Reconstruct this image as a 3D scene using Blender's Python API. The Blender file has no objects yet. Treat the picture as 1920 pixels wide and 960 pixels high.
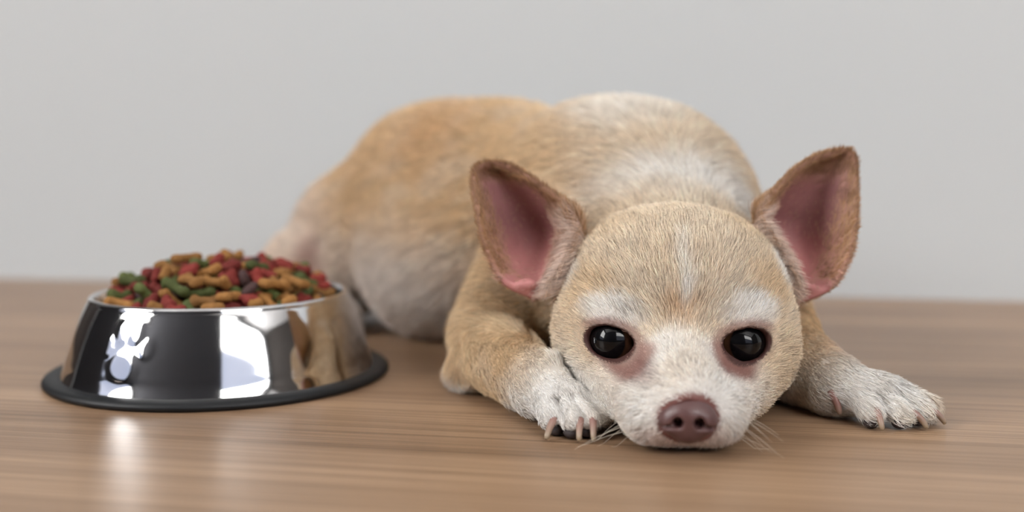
import bpy, math, random
import numpy as np
from mathutils import Vector, Quaternion, kdtree

# ------------------------------------------------------------------ camera, world, light, exposure
SC = bpy.context.scene
COL = SC.collection
S = 0.01                                   # everything below is laid out in centimetres
rng = np.random.default_rng(7)
random.seed(7)

cam_d = bpy.data.cameras.new('camera')
cam = bpy.data.objects.new('camera', cam_d)
COL.objects.link(cam)
SC.camera = cam
cam.location = (0, 0, 10.6 * S)
cam.rotation_euler = (math.radians(90), 0, 0)
cam_d.sensor_width = 36.0
cam_d.lens = 36.0 * 2000 / 1920
cam_d.shift_y = -(480 - 288) / 1920
cam_d.clip_start = 0.01
cam_d.clip_end = 50
cam_d.dof.use_dof = True
cam_d.dof.focus_distance = 41.0 * S
cam_d.dof.aperture_fstop = 3.7

SC.view_settings.view_transform = 'Standard'
SC.view_settings.look = 'None'
SC.view_settings.gamma = 1.0
SC.view_settings.exposure = -0.08
SC.view_settings.use_curve_mapping = False
SC.cycles.use_denoising = True
SC.cycles.max_bounces = 8
SC.cycles.diffuse_bounces = 4
SC.cycles.glossy_bounces = 4
SC.cycles.transparent_max_bounces = 8
SC.cycles.caustics_reflective = True
SC.cycles.blur_glossy = 0.5
SC.cycles.sample_clamp_indirect = 6.0

world = bpy.data.worlds.new('world')
SC.world = world
world.use_nodes = True
world.node_tree.nodes['Background'].inputs[0].default_value = (0.75, 0.85, 1.0, 1)
world.node_tree.nodes['Background'].inputs[1].default_value = 1.0

WINDOW_WHITE = 15.5                        # daylight through the room's two windows
WINDOW_BLUE = 0.7


def lin(*c):
    c = np.array(c, float) / 255.0
    return np.where(c <= 0.04045, c / 12.92, ((c + 0.055) / 1.055) ** 2.4)


# ------------------------------------------------------------------ helpers
def material(name, color=(0.5, 0.5, 0.5), rough=0.5, metal=0.0, spec=0.5, emit=None, strength=0.0):
    m = bpy.data.materials.new(name)
    m.use_nodes = True
    b = m.node_tree.nodes['Principled BSDF']
    b.inputs['Base Color'].default_value = (*[float(x) for x in color], 1)
    b.inputs['Roughness'].default_value = rough
    b.inputs['Metallic'].default_value = metal
    b.inputs['Specular IOR Level'].default_value = spec
    if emit is not None:
        b.inputs['Emission Color'].default_value = (*emit, 1)
        b.inputs['Emission Strength'].default_value = strength
    return m


def mesh_obj(name, verts, faces, mat, parent=None, smooth=True, scale=S):
    v = np.asarray(verts, float) * scale
    me = bpy.data.meshes.new(name)
    if isinstance(faces, np.ndarray):
        n, k = faces.shape
        me.vertices.add(len(v))
        me.vertices.foreach_set('co', v.ravel())
        me.loops.add(n * k)
        me.loops.foreach_set('vertex_index', faces.ravel().astype(np.int32))
        me.polygons.add(n)
        me.polygons.foreach_set('loop_start', np.arange(0, n * k, k, dtype=np.int32))
        me.update(calc_edges=True)
        me.validate()
    else:
        me.from_pydata([tuple(p) for p in v], [], faces)
        me.update()
    if smooth:
        me.polygons.foreach_set('use_smooth', [True] * len(me.polygons))
    me.materials.append(mat)
    o = bpy.data.objects.new(name, me)
    COL.objects.link(o)
    if parent is not None:
        o.parent = parent
    return o


def empty(name, loc):
    o = bpy.data.objects.new(name, None)
    o.empty_display_size = 0.02
    o.location = [c * S for c in loc]
    COL.objects.link(o)
    return o


def tag(o, label=None, cat=None, group=None, kind=None):
    if label: o['label'] = label
    if cat: o['category'] = cat
    if group: o['group'] = group
    if kind: o['kind'] = kind
    return o


def box(lo, hi):
    x0, y0, z0 = lo; x1, y1, z1 = hi
    v = [(x0, y0, z0), (x1, y0, z0), (x1, y1, z0), (x0, y1, z0), (x0, y0, z1), (x1, y0, z1), (x1, y1, z1), (x0, y1, z1)]
    f = [(0, 3, 2, 1), (4, 5, 6, 7), (0, 1, 5, 4), (1, 2, 6, 5), (2, 3, 7, 6), (3, 0, 4, 7)]
    return v, f


def boxes(lst):
    V, F = [], []
    for lo, hi in lst:
        v, f = box(lo, hi)
        F += [tuple(i + len(V) for i in q) for q in f]
        V += v
    return V, F


def smoothstep(a, b, x):
    t = np.clip((x - a) / (b - a), 0, 1)
    return t * t * (3 - 2 * t)


# ------------------------------------------------------------------ the room
YAW = math.radians(-10.2)                  # the wall runs away to the left
cy, sy = math.cos(YAW), math.sin(YAW)


def room(v):                               # room frame -> scene: turned with the wall, which stands at y' = 0
    return [(x * cy - y * sy, 83.1 + x * sy + y * cy, z) for x, y, z in v]


X0, X1, Y0, HZ = -200, 420, -260, 270
# wood floor
mw = bpy.data.materials.new('oak_laminate'); mw.use_nodes = True
nt = mw.node_tree; N = nt.nodes; L = nt.links
bs = N['Principled BSDF']
tc = N.new('ShaderNodeTexCoord')
mp = N.new('ShaderNodeMapping'); mp.inputs['Rotation'].default_value = (0, 0, -YAW)
L.new(tc.outputs['Object'], mp.inputs['Vector'])


def stretched(sx, sy_, detail=4, rough=0.6, dist=0.0):
    m = N.new('ShaderNodeMapping'); m.inputs['Scale'].default_value = (sx, sy_, 1)
    L.new(mp.outputs[0], m.inputs['Vector'])
    n = N.new('ShaderNodeTexNoise'); n.inputs['Scale'].default_value = 1.0
    n.inputs['Detail'].default_value = detail; n.inputs['Roughness'].default_value = rough
    n.inputs['Distortion'].default_value = dist
    L.new(m.outputs[0], n.inputs['Vector'])
    return n.outputs['Fac']


def ramp(fac, stops):
    r = N.new('ShaderNodeValToRGB')
    e = r.color_ramp.elements
    while len(e) < len(stops): e.new(0.5)
    for k, (p, c) in enumerate(stops):
        e[k].position = p; e[k].color = (*[float(x) for x in c], 1)
    L.new(fac, r.inputs[0])
    return r.outputs[0]


def mix(a, b, fac, mode='MIX'):
    m = N.new('ShaderNodeMix'); m.data_type = 'RGBA'; m.blend_type = mode
    if isinstance(fac, float): m.inputs[0].default_value = fac
    else: L.new(fac, m.inputs[0])
    L.new(a, m.inputs[6]); L.new(b, m.inputs[7])
    return m.outputs[2]


broad = ramp(stretched(2.0, 22.0, 3, 0.5, 0.3), [(0.3, lin(140, 112, 88)), (0.7, lin(171, 141, 113))])
fine = ramp(stretched(5.0, 900.0, 4, 0.6), [(0.36, (0.50, 0.46, 0.42)), (0.56, (1.08, 1.08, 1.08))])
mid = ramp(stretched(2.2, 210.0, 4, 0.6, 0.15), [(0.36, (0.72, 0.69, 0.66)), (0.56, (1.03, 1.03, 1.03))])
c1 = mix(broad, fine, 0.75, 'MULTIPLY')
c2 = mix(c1, mid, 0.75, 'MULTIPLY')
L.new(c2, bs.inputs['Base Color'])
bs.inputs['Roughness'].default_value = 0.34
bs.inputs['Specular IOR Level'].default_value = 0.34
bp = N.new('ShaderNodeBump'); bp.inputs['Strength'].default_value = 0.10; bp.inputs['Distance'].default_value = 0.0006
L.new(stretched(5.0, 900.0, 4, 0.6), bp.inputs['Height']); L.new(bp.outputs[0], bs.inputs['Normal'])

v, f = box((X0, Y0, -3), (X1, 0, 0))
floor = mesh_obj('floor', room(v), f, mw, smooth=False)
tag(floor, 'brown oak laminate floor with fine straight grain', kind='structure')

# walls
mwall = bpy.data.materials.new('wall_paint'); mwall.use_nodes = True
nb = mwall.node_tree.nodes; lb = mwall.node_tree.links
b = nb['Principled BSDF']
b.inputs['Base Color'].default_value = (*lin(196, 200, 202), 1); b.inputs['Roughness'].default_value = 0.85
b.inputs['Specular IOR Level'].default_value = 0.2
tx = nb.new('ShaderNodeTexNoise'); tx.inputs['Scale'].default_value = 160; tx.inputs['Detail'].default_value = 3
bb = nb.new('ShaderNodeBump'); bb.inputs['Strength'].default_value = 0.06; bb.inputs['Distance'].default_value = 0.001
lb.new(tx.outputs['Fac'], bb.inputs['Height']); lb.new(bb.outputs[0], b.inputs['Normal'])
m_dark = material('dark_wall_paint', lin(52, 52, 55), 0.8, spec=0.2)
m_side = material('side_wall_paint', lin(62, 58, 55), 0.85, spec=0.2)
m_ceil = material('ceiling_paint', lin(235, 235, 235), 0.9, spec=0.1)
m_frame = material('window_frame_paint', lin(70, 70, 74), 0.5)

v, f = box((X0 - 12, 0, -3), (X1 + 12, 12, HZ))
tag(mesh_obj('wall_back', room(v), f, mwall, smooth=False), 'plain light grey painted wall behind the dog', kind='structure')
v, f = box((X0 - 12, Y0 - 12, HZ), (X1 + 12, 12, HZ + 12))
tag(mesh_obj('ceiling', room(v), f, m_ceil, smooth=False), 'plain white ceiling out of view', kind='structure')
v, f = box((X1, Y0, -3), (X1 + 12, 0, HZ))
tag(mesh_obj('wall_right', room(v), f, m_side, smooth=False), 'plain grey side wall out of view', kind='structure')
# window wall on the left, window wall behind the camera: piers, apron and lintel around each opening
WL = (-250, -106, 30, 235)                  # left window: y' from, y' to, z from, z to
WF = (96, 385, 30, 245)                    # front window: x' from, x' to, z from, z to
v, f = boxes([((X0 - 12, Y0, -3), (X0, WL[0], HZ)), ((X0 - 12, WL[1], -3), (X0, 0, HZ)),
              ((X0 - 12, WL[0], -3), (X0, WL[1], WL[2])), ((X0 - 12, WL[0], WL[3]), (X0, WL[1], HZ))])
tag(mesh_obj('wall_left', room(v), f, m_dark, smooth=False), 'dark wall with a tall window, out of view', kind='structure')
v, f = boxes([((X0, Y0 - 12, -3), (WF[0], Y0, HZ)), ((WF[1], Y0 - 12, -3), (X1, Y0, HZ)),
              ((WF[0], Y0 - 12, -3), (WF[1], Y0, WF[2])), ((WF[0], Y0 - 12, WF[3]), (WF[1], Y0, HZ))])
tag(mesh_obj('wall_front', room(v), f, m_dark, smooth=False), 'dark wall with a tall window behind the camera', kind='structure')

def pane_mat(name, c, st):
    return material(name, (0.7, 0.7, 0.7), 0.2, emit=c, strength=st)


def window(name, side, w, zt, power):
    a0, a1, z0, z1 = w
    zs = [z0, zt, z1]
    def m(a, n, z): return (X0 - 6 + n, a, z) if side == 'left' else (a, Y0 - 6 + n, z)
    def bb(a, b_):
        lo = tuple(min(p, q) for p, q in zip(a, b_)); hi = tuple(max(p, q) for p, q in zip(a, b_))
        return lo, hi
    t = 4
    fr = [bb(m(a0, -2, z0), m(a0 + t, 3, z1)), bb(m(a1 - t, -2, z0), m(a1, 3, z1)),
          bb(m(a0, -2, z0), m(a1, 3, z0 + t)), bb(m(a0, -2, z1 - t), m(a1, 3, z1)),
          bb(m(a0, -2, zt - 1), m(a1, 3, zt + 1))]
    v, f = boxes(fr)
    o = mesh_obj(name, room(v), f, m_frame, smooth=False)
    tag(o, 'tall two-light window out of view', kind='structure')
    for k in range(2):                      # hazy blue street below, bright sky above
        mt = pane_mat(name + '_daylight', (1.0, 0.985, 0.965), power) if k else pane_mat(name + '_blue_daylight', (0.52, 0.66, 1.0), WINDOW_BLUE)
        v, f = box(*bb(m(a0 + t, -0.5, zs[k] + (1 if k else t)), m(a1 - t, 0.5, zs[k + 1] - (t if k else 1))))
        mesh_obj('pane', room(v), f, mt, o, smooth=False)


window('window_1', 'left', WL, 84, WINDOW_WHITE)
window('window_2', 'front', WF, 133, WINDOW_WHITE * 0.68)

# unseen dark door, added to darken the reflection at the bowl's left edge
m_added_door = material('added_door_dark', lin(52, 44, 40), 0.5)
v, f = boxes([((-160, -4, 0), (-58, -0.2, 210))])
d1 = mesh_obj('added_door', room(v), f, m_added_door, smooth=False)
tag(d1, 'dark stained door out of view to the left', kind='structure')
for x0 in (-150, -106):
    for z0, z1 in ((15, 90), (105, 195)):
        v, f = box((x0, -5.2, z0), (x0 + 38, -4, z1))
        mesh_obj('added_door_panel', room(v), f, m_added_door, d1, smooth=False)


# ------------------------------------------------------------------ implicit surfaces for the dog
class Field:
    def __init__(self, lo, hi, h):
        self.lo = np.array(lo, float); self.h = h
        self.n = np.ceil((np.array(hi, float) - self.lo) / h).astype(int) + 1
        self.a = np.full(self.n, 3.0, np.float32)

    def sub(self, lo, hi):
        i0 = np.clip(np.floor((np.asarray(lo) - self.lo) / self.h).astype(int), 0, self.n)
        i1 = np.clip(np.ceil((np.asarray(hi) - self.lo) / self.h).astype(int) + 1, 0, self.n)
        sl = tuple(slice(a, b_) for a, b_ in zip(i0, i1))
        ax = [(np.arange(a, b_) * self.h + l).astype(np.float32) for a, b_, l in zip(i0, i1, self.lo)]
        return sl, np.meshgrid(*ax, indexing='ij', sparse=True)

    def put(self, sl, d, k, mode='add'):
        a = self.a[sl]
        if a.size == 0: return
        d = d.astype(np.float32)
        if mode == 'add':
            t = np.clip(0.5 + 0.5 * (a - d) / k, 0, 1)
            self.a[sl] = a * (1 - t) + d * t - k * t * (1 - t)
        else:                                # carve
            d = -d
            t = np.clip(0.5 - 0.5 * (a - d) / k, 0, 1)
            self.a[sl] = a * (1 - t) + d * t + k * t * (1 - t)

    def ell(self, c, r, k=0.6, rot=None, mode='add'):
        c = np.asarray(c, float); r = np.asarray(r, float)
        R = np.eye(3) if rot is None else np.asarray(rot)       # columns: the ellipsoid's own axes
        e = np.sqrt((R ** 2 @ (r ** 2))) + k + 0.8
        sl, (x, y, z) = self.sub(c - e, c + e)
        p = [(x - c[0]) * R[0, i] + (y - c[1]) * R[1, i] + (z - c[2]) * R[2, i] for i in range(3)]
        k0 = np.sqrt(sum((p[i] / r[i]) ** 2 for i in range(3)))
        k1 = np.sqrt(sum((p[i] / r[i] ** 2) ** 2 for i in range(3))) + 1e-6
        self.put(sl, k0 * (k0 - 1) / k1, k, mode)

    def cone(self, a, b_, ra, rb, k=0.6, mode='add'):
        a = np.asarray(a, float); b_ = np.asarray(b_, float)
        e = max(ra, rb) + k + 0.8
        sl, (x, y, z) = self.sub(np.minimum(a, b_) - e, np.maximum(a, b_) + e)
        ab = b_ - a; l2 = ab @ ab
        t = np.clip(((x - a[0]) * ab[0] + (y - a[1]) * ab[1] + (z - a[2]) * ab[2]) / l2, 0, 1)
        d = np.sqrt((x - a[0] - t * ab[0]) ** 2 + (y - a[1] - t * ab[1]) ** 2 + (z - a[2] - t * ab[2]) ** 2)
        self.put(sl, d - (ra + (rb - ra) * t), k, mode)

    def shell(self, pts, rad, k=0.3):        # a thin sheet given by dense sample points
        m = rad.max() + 0.55
        lo, hi = pts.min(0) - m, pts.max(0) + m
        sl, _ = self.sub(lo, hi)
        tmp = np.full(self.a[sl].shape, 3.0, np.float32)
        base = np.array([s.start for s in sl]); w = int(math.ceil(m / self.h))
        off = np.arange(-w, w + 1)
        for p, r in zip(pts, rad):
            c = np.round((p - self.lo) / self.h).astype(int)
            gx = (c[0] + off) * self.h + self.lo[0] - p[0]
            gy = (c[1] + off) * self.h + self.lo[1] - p[1]
            gz = (c[2] + off) * self.h + self.lo[2] - p[2]
            i = c - base - w
            j = i + 2 * w + 1
            s0 = np.maximum(0, -i); s1 = 2 * w + 1 - np.maximum(0, j - np.array(tmp.shape))
            i = np.maximum(i, 0); j = np.minimum(j, tmp.shape)
            if (j <= i).any(): continue
            d = np.sqrt(gx[s0[0]:s1[0], None, None] ** 2 + gy[None, s0[1]:s1[1], None] ** 2 + gz[None, None, s0[2]:s1[2]] ** 2) - r
            t = tmp[i[0]:j[0], i[1]:j[1], i[2]:j[2]]
            np.minimum(t, d, out=t)
        self.put(sl, tmp, k)

    def mesh(self, smooth=3):
        f = self.a; nx, ny, nz = f.shape
        s = f < 0
        cnt = np.zeros((nx - 1, ny - 1, nz - 1), np.uint8)
        cs = [(i, j, k) for i in (0, 1) for j in (0, 1) for k in (0, 1)]
        for i, j, k in cs: cnt += s[i:nx - 1 + i, j:ny - 1 + j, k:nz - 1 + k]
        act = np.argwhere((cnt > 0) & (cnt < 8))
        idx = np.full(cnt.shape, -1, np.int32)
        idx[tuple(act.T)] = np.arange(len(act))
        val = {c: f[act[:, 0] + c[0], act[:, 1] + c[1], act[:, 2] + c[2]] for c in cs}
        acc = np.zeros((len(act), 3)); num = np.zeros(len(act))
        for c in cs:
            for ax in range(3):
                if c[ax] == 0:
                    d = list(c); d[ax] = 1; d = tuple(d)
                    va, vb = val[c], val[d]
                    m = (va < 0) != (vb < 0)
                    t = va[m] / (va[m] - vb[m])
                    p = np.tile(np.array(c, float), (m.sum(), 1)); p[:, ax] = t
                    acc[m] += p; num[m] += 1
        v = (act + acc / num[:, None]) * self.h + self.lo
        quads = []
        for ax in range(3):
            o1, o2 = (ax + 1) % 3, (ax + 2) % 3
            a = [slice(None)] * 3; b_ = [slice(None)] * 3
            a[ax] = slice(0, f.shape[ax] - 1); b_[ax] = slice(1, f.shape[ax])
            e = s[tuple(a)] != s[tuple(b_)]
            g = np.argwhere(e)
            g = g[(g[:, o1] > 0) & (g[:, o2] > 0) & (g[:, o1] < f.shape[o1] - 1) & (g[:, o2] < f.shape[o2] - 1)]
            inside = s[tuple(g.T)]
            def cell(d1, d2):
                q = g.copy(); q[:, o1] += d1; q[:, o2] += d2
                return idx[tuple(q.T)]
            q = np.stack([cell(-1, -1), cell(0, -1), cell(0, 0), cell(-1, 0)], 1)
            q[~inside] = q[~inside][:, ::-1]
            quads.append(q)
        q = np.concatenate(quads)
        e = np.concatenate([q[:, [0, 1]], q[:, [1, 2]], q[:, [2, 3]], q[:, [3, 0]]])
        deg = np.bincount(e[:, 0], minlength=len(v)).astype(float)
        for it in range(smooth):
            for lam in (0.55, -0.45):
                nb_ = np.stack([np.bincount(e[:, 0], v[e[:, 1], i], minlength=len(v)) for i in range(3)], 1) / deg[:, None]
                v = v + lam * (nb_ - v)
        return v, q


def normals(v, q):
    n = np.cross(v[q[:, 2]] - v[q[:, 0]], v[q[:, 3]] - v[q[:, 1]])
    vn = np.zeros_like(v)
    for i in range(4):
        for a in range(3): vn[:, a] += np.bincount(q[:, i], n[:, a], minlength=len(v))
    return vn / (np.linalg.norm(vn, axis=1, keepdims=True) + 1e-9)


# head frame: a = to the dog's left (image right), b = forward to the nose, c = up
HO = np.array([6.82, 45.0, 0.0])
HF = np.array([-0.11, -0.9939, 0.0]); HR = np.array([0.9939, -0.11, 0.0]); HU = np.array([0, 0, 1.0])
HM = np.stack([HR, HF, HU], 1)


def hd(a, b_, c): return HO + a * HR + b_ * HF + c * HU
def to_head(p): return (p - HO) @ HM
def unit(v): v = np.asarray(v, float); return v / np.linalg.norm(v)


GR = 0.115
LO, HI = (-19.5, 36.0, -0.6), (18.2, 75.0, 15.0)
H = Field(LO, HI, GR)                       # head
B = Field(LO, HI, GR)                       # trunk and legs

# --- head
H.ell(hd(0, -0.4, 4.6), (4.6, 4.9, 3.55), 0.5, HM)
H.ell(hd(0, -0.6, 5.75), (4.2, 3.8, 2.3), 1.0, HM)
H.ell(hd(0, 1.6, 4.9), (3.7, 3.2, 3.2), 1.0, HM)
for sgn in (-1, 1):
    H.ell(hd(sgn * 3.1, 1.0, 2.9), (1.85, 2.6, 2.3), 1.2, HM)          # cheek
    H.cone(hd(sgn * 2.1, 3.2, 2.0), hd(sgn * 1.1, 6.3, 1.5), 1.75, 1.2, 0.9)   # cheek running into the muzzle
    H.ell(hd(sgn * 2.3 - 0.06, 3.45, 4.15), (1.4, 1.15, 0.95), 0.7, HM)      # brow
H.cone(hd(0, 3.6, 2.3), hd(0.05, 6.9, 1.72), 2.3, 1.45, 0.9)               # muzzle
H.cone(hd(0, 4.0, 3.15), hd(0, 7.7, 1.75), 1.15, 0.8, 0.7)             # bridge
for sgn in (-1, 1):
    H.ell(hd(sgn * 1.0 + 0.05, 6.75, 1.28), (1.2, 1.3, 1.05), 0.5, HM)      # lip pad
H.ell(hd(0.05, 6.1, 0.5), (1.15, 1.3, 0.5), 0.15, HM)                      # chin
H.ell(hd(0, 1.5, 1.4), (2.9, 4.0, 1.5), 0.8, HM)                       # jaw
EYES = []
for sgn in (-1, 1):
    c = hd(sgn * 2.36 - 0.05, 3.75, 3.36)
    g = unit(HM @ np.array([sgn * 0.22, 1.0, 0.05]))                   # where the socket looks
    rt = unit(np.cross(g, HU)); rt = rt if rt @ HR > 0 else -rt
    up = unit(np.cross(rt, g)); up = up if up[2] > 0 else -up
    al = math.radians(sgn * 8)                                         # inner corner lower
    r2 = rt * math.cos(al) + up * math.sin(al); u2 = -rt * math.sin(al) + up * math.cos(al)
    EYES.append((c, g, r2, u2, sgn))
    H.ell(c, (1.24, 1.2, 1.16), 0.35)
    H.ell(c + g * 0.95, (0.98, 0.60, 0.95), 0.10, np.stack([r2, u2, g], 1), 'carve')
    H.ell(c, (1.0, 1.0, 1.0), 0.05, None, 'carve')
    inner = c - r2 * sgn * 0.95 + g * 0.72 - u2 * 0.15
    H.ell(inner, (0.3, 0.34, 0.2), 0.15, np.stack([g, r2, u2], 1), 'carve')
# nose bed, philtrum, mouth corner line
H.ell(hd(0.16, 8.3, 1.45), (0.75, 0.6, 0.65), 0.1, HM, 'carve')
H.cone(hd(0.16, 8.15, 0.75), hd(0.16, 7.9, 0.2), 0.07, 0.07, 0.12, 'carve')

# --- ears: rows of (outer x, outer z, inner x, inner z), base to tip
EAR_L = [(0.90, 4.66, 1.75, 4.95), (-0.22, 5.2, 2.2, 5.83), (-0.79, 6.05, 2.65, 6.68), (-1.24, 7.18, 2.81, 7.45),
         (-1.46, 8.3, 2.25, 8.42), (-1.62, 9.32, 1.12, 9.32), (-1.51, 9.92, 0.11, 9.92), (-1.0, 10.15, -0.56, 10.15)]
EAR_R = [(12.04, 4.52, 11.6, 4.85), (13.16, 5.0, 11.3, 5.83), (13.95, 6.05, 10.75, 6.73), (14.36, 7.18, 10.3, 7.74),
         (14.54, 8.3, 10.73, 8.53), (14.63, 9.43, 11.66, 9.48), (14.67, 10.33, 12.87, 10.33), (14.55, 10.67, 14.2, 10.69)]
YO = [44.7, 44.6, 44.7, 44.9, 45.2, 45.5, 45.8, 46.0]
YI = [44.3, 44.2, 44.4, 44.8, 45.1, 45.5, 45.8, 46.0]
DP = [0.4, 1.8, 2.7, 2.6, 2.0, 1.25, 0.55, 0.05]


def interp_rows(tab, t):                    # Catmull-Rom through the rows
    tab = np.asarray(tab, float); n = len(tab)
    x = t * (n - 1); i = np.clip(np.floor(x).astype(int), 0, n - 2); f_ = (x - i)[:, None]
    g = lambda k: tab[np.clip(k, 0, n - 1)]
    p0, p1, p2, p3 = g(i - 1), g(i), g(i + 1), g(i + 2)
    return 0.5 * (2 * p1 + (p2 - p0) * f_ + (2 * p0 - 5 * p1 + 4 * p2 - p3) * f_ ** 2 + (3 * p1 - p0 - 3 * p2 + p3) * f_ ** 3)


EARPTS, EARUV, EARID = [], [], []
for e_id, rows in enumerate((EAR_L, EAR_R)):
    tv = np.linspace(0, 1, 60)
    R_ = interp_rows(rows, tv)
    yo = interp_rows(np.array(YO)[:, None], tv)[:, 0]; yi = interp_rows(np.array(YI)[:, None], tv)[:, 0]
    dp = interp_rows(np.array(DP)[:, None], tv)[:, 0]
    pts, uv = [], []
    for u in np.linspace(-1, 1, 44):        # -1 outer edge, +1 inner edge
        w = (u + 1) / 2
        prof = (1 - abs(u) ** 2.4)
        x = R_[:, 0] * (1 - w) + R_[:, 2] * w
        z = R_[:, 1] * (1 - w) + R_[:, 3] * w
        y = yo * (1 - w) + yi * w + dp * prof
        pts.append(np.stack([x, y, z], 1)); uv.append(np.stack([np.full(60, u), tv], 1))
    pts = np.concatenate(pts); uv = np.concatenate(uv)
    edge = np.minimum(1 - np.abs(uv[:, 0]), (1 - uv[:, 1]) * 1.5)
    rad = 0.15 + 0.07 * np.clip(edge * 4, 0, 1) + 0.10 * np.clip(0.4 - uv[:, 1], 0, 1)
    H.shell(pts, rad, 0.45)
    EARPTS.append(pts); EARUV.append(uv); EARID += [e_id] * len(pts)
EARPTS = np.concatenate(EARPTS); EARUV = np.concatenate(EARUV); EARID = np.array(EARID)
for sgn in (-1, 1):
    H.cone(hd(sgn * 2.6, -1.8, 6.1), hd(sgn * 3.9, -2.9, 6.3), 1.5, 0.75, 0.7)      # back of the ear root
# fold at the foot of the ear
for p_, n_ in (((0.62, 44.5, 5.15), (-0.15, 44.4, 5.62)), ((12.25, 44.5, 5.05), (12.95, 44.4, 5.55))):
    p_ = np.array(p_); n_ = np.array(n_)
    H.ell(p_, (0.46, 0.26, 0.24), 0.25)
    H.cone(n_, n_ + (p_ - n_) * 0.55 + np.array([0, 0.1, 0.32]), 0.13, 0.11, 0.12, 'carve')

# --- trunk
AX = unit([-0.78, 0.62, 0]); AP = unit([-0.62, -0.78, 0])
TM = np.stack([AX, AP, [0, 0, 1]], 1)
B.ell((6.6, 54.5, 6.6), (6.0, 6.6, 6.6), 1.0)                          # shoulders
B.ell((4.2, 56.0, 7.7), (5.4, 5.2, 5.45), 2.0)                         # withers
B.ell((7.0, 49.5, 5.4), (4.2, 5.0, 4.4), 1.6)                          # neck
B.ell((-1.0, 62.0, 6.9), (8.4, 5.6, 6.75), 2.0, TM)                     # ribcage
B.ell((-4.4, 61.8, 4.7), (5.0, 4.0, 4.7), 1.5, TM)                     # belly
B.ell((-4.6, 66.2, 8.0), (6.0, 5.2, 5.6), 2.2, TM)                     # loin and hip
B.ell((-9.2, 68.6, 5.2), (5.0, 4.6, 4.6), 2.0, TM)                    # rump
B.ell((-12.7, 67.3, 3.0), (3.0, 3.6, 3.0), 1.0)                        # thigh
B.cone((-13.6, 65.2, 1.6), (-9.8, 62.2, 0.9), 1.3, 0.9, 0.5)           # hind foot
B.ell((2.8, 50.0, 4.2), (2.7, 3.0, 3.9), 1.2)                          # chest side
# --- left foreleg in the picture
B.cone((1.7, 51.3, 6.4), (-0.9, 48.3, 2.3), 2.7, 1.85, 1.0)
B.ell((-1.9, 47.7, 0.95), (1.0, 1.0, 0.95), 0.4)
B.cone((-0.8, 47.4, 1.75), (1.1, 42.7, 1.35), 1.75, 1.2, 0.6)
B.ell((0.25, 44.0, 0.6), (0.65, 0.6, 0.55), 0.25)
PAWS = [
    ((1.25, 42.3, 1.25), [(1.42, 40.25, 0.62), (2.2, 39.75, 0.66), (2.9, 39.85, 0.64), (3.38, 40.45, 0.6)], 1.15),
    ((13.2, 43.0, 1.15), [(13.85, 41.25, 0.62), (14.95, 41.15, 0.6), (15.8, 41.5, 0.62), (16.35, 42.15, 0.62)], 1.1)]
# --- right foreleg in the picture
B.cone((10.6, 50.5, 5.0), (11.7, 47.4, 2.6), 2.5, 1.8, 0.9)
B.cone((11.7, 47.2, 2.1), (12.95, 43.4, 1.35), 1.75, 1.15, 0.6)
B.cone((11.5, 47.0, 1.0), (12.85, 43.5, 0.8), 1.15, 0.85, 0.5)
for w, toes, r in PAWS:
    w = np.array(w); mid_ = np.mean(toes, 0)
    B.cone(w, w * 0.45 + np.array([mid_[0], mid_[1], 1.0]) * 0.55, r, 0.85, 0.5)
    for t in toes:
        t = np.array(t)
        kn = w * 0.42 + t * 0.58; kn[2] = 1.12
        B.cone(w * 0.75 + t * 0.25, kn, 0.62, 0.55, 0.25)
        B.cone(kn, t, 0.52, 0.44, 0.06)
    for t, t2 in zip(toes[:-1], toes[1:]):
        e = (np.array(t) + np.array(t2)) / 2; g_ = w * 0.42 + e * 0.58
        B.cone((g_[0], g_[1], 1.68), (e[0] + (e[0] - w[0]) * 0.15, e[1] + (e[1] - w[1]) * 0.15, 0.8), 0.02, 0.21, 0.15, 'carve')

# --- join: the neck melts into the trunk, the chin and cheeks only rest against the paws
yy = (np.arange(H.n[1]) * GR + LO[1])[None, :, None]
kk = (0.06 + 1.3 * smoothstep(45.5, 49.0, yy)).astype(np.float32)
t_ = np.clip(0.5 + 0.5 * (H.a - B.a) / kk, 0, 1)
D = Field(LO, HI, GR)
D.a = H.a * (1 - t_) + B.a * t_ - kk * t_ * (1 - t_)
zz = (np.arange(H.n[2]) * GR + LO[2])[None, None, :]
D.a += (0.12 * smoothstep(0.5, 0.0, zz)).astype(np.float32)              # no webs along the floor
D.a = np.maximum(D.a, (0.03 - zz).astype(np.float32))                  # rests flat on the floor
V, Q = D.mesh(3)
VN = normals(V, Q)
print('dog mesh', len(V), len(Q))
del H, B, D, t_

# ------------------------------------------------------------------ coat: regions, colours, comb directions
kd = kdtree.KDTree(len(EARPTS))
for i, p in enumerate(EARPTS): kd.insert(p, i)
kd.balance()


def hairnoise(p, f_):                       # cheap smooth noise
    return (np.sin(p[:, 0] * f_ + 1.3 * np.sin(p[:, 1] * f_ * 0.7 + 2.1)) + np.sin(p[:, 1] * f_ * 1.1 + 1.7 * np.sin(p[:, 2] * f_ * 0.8)) +
            np.sin(p[:, 2] * f_ * 0.9 + 1.1 * np.sin(p[:, 0] * f_ * 0.6 + 0.4))) / 3


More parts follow.
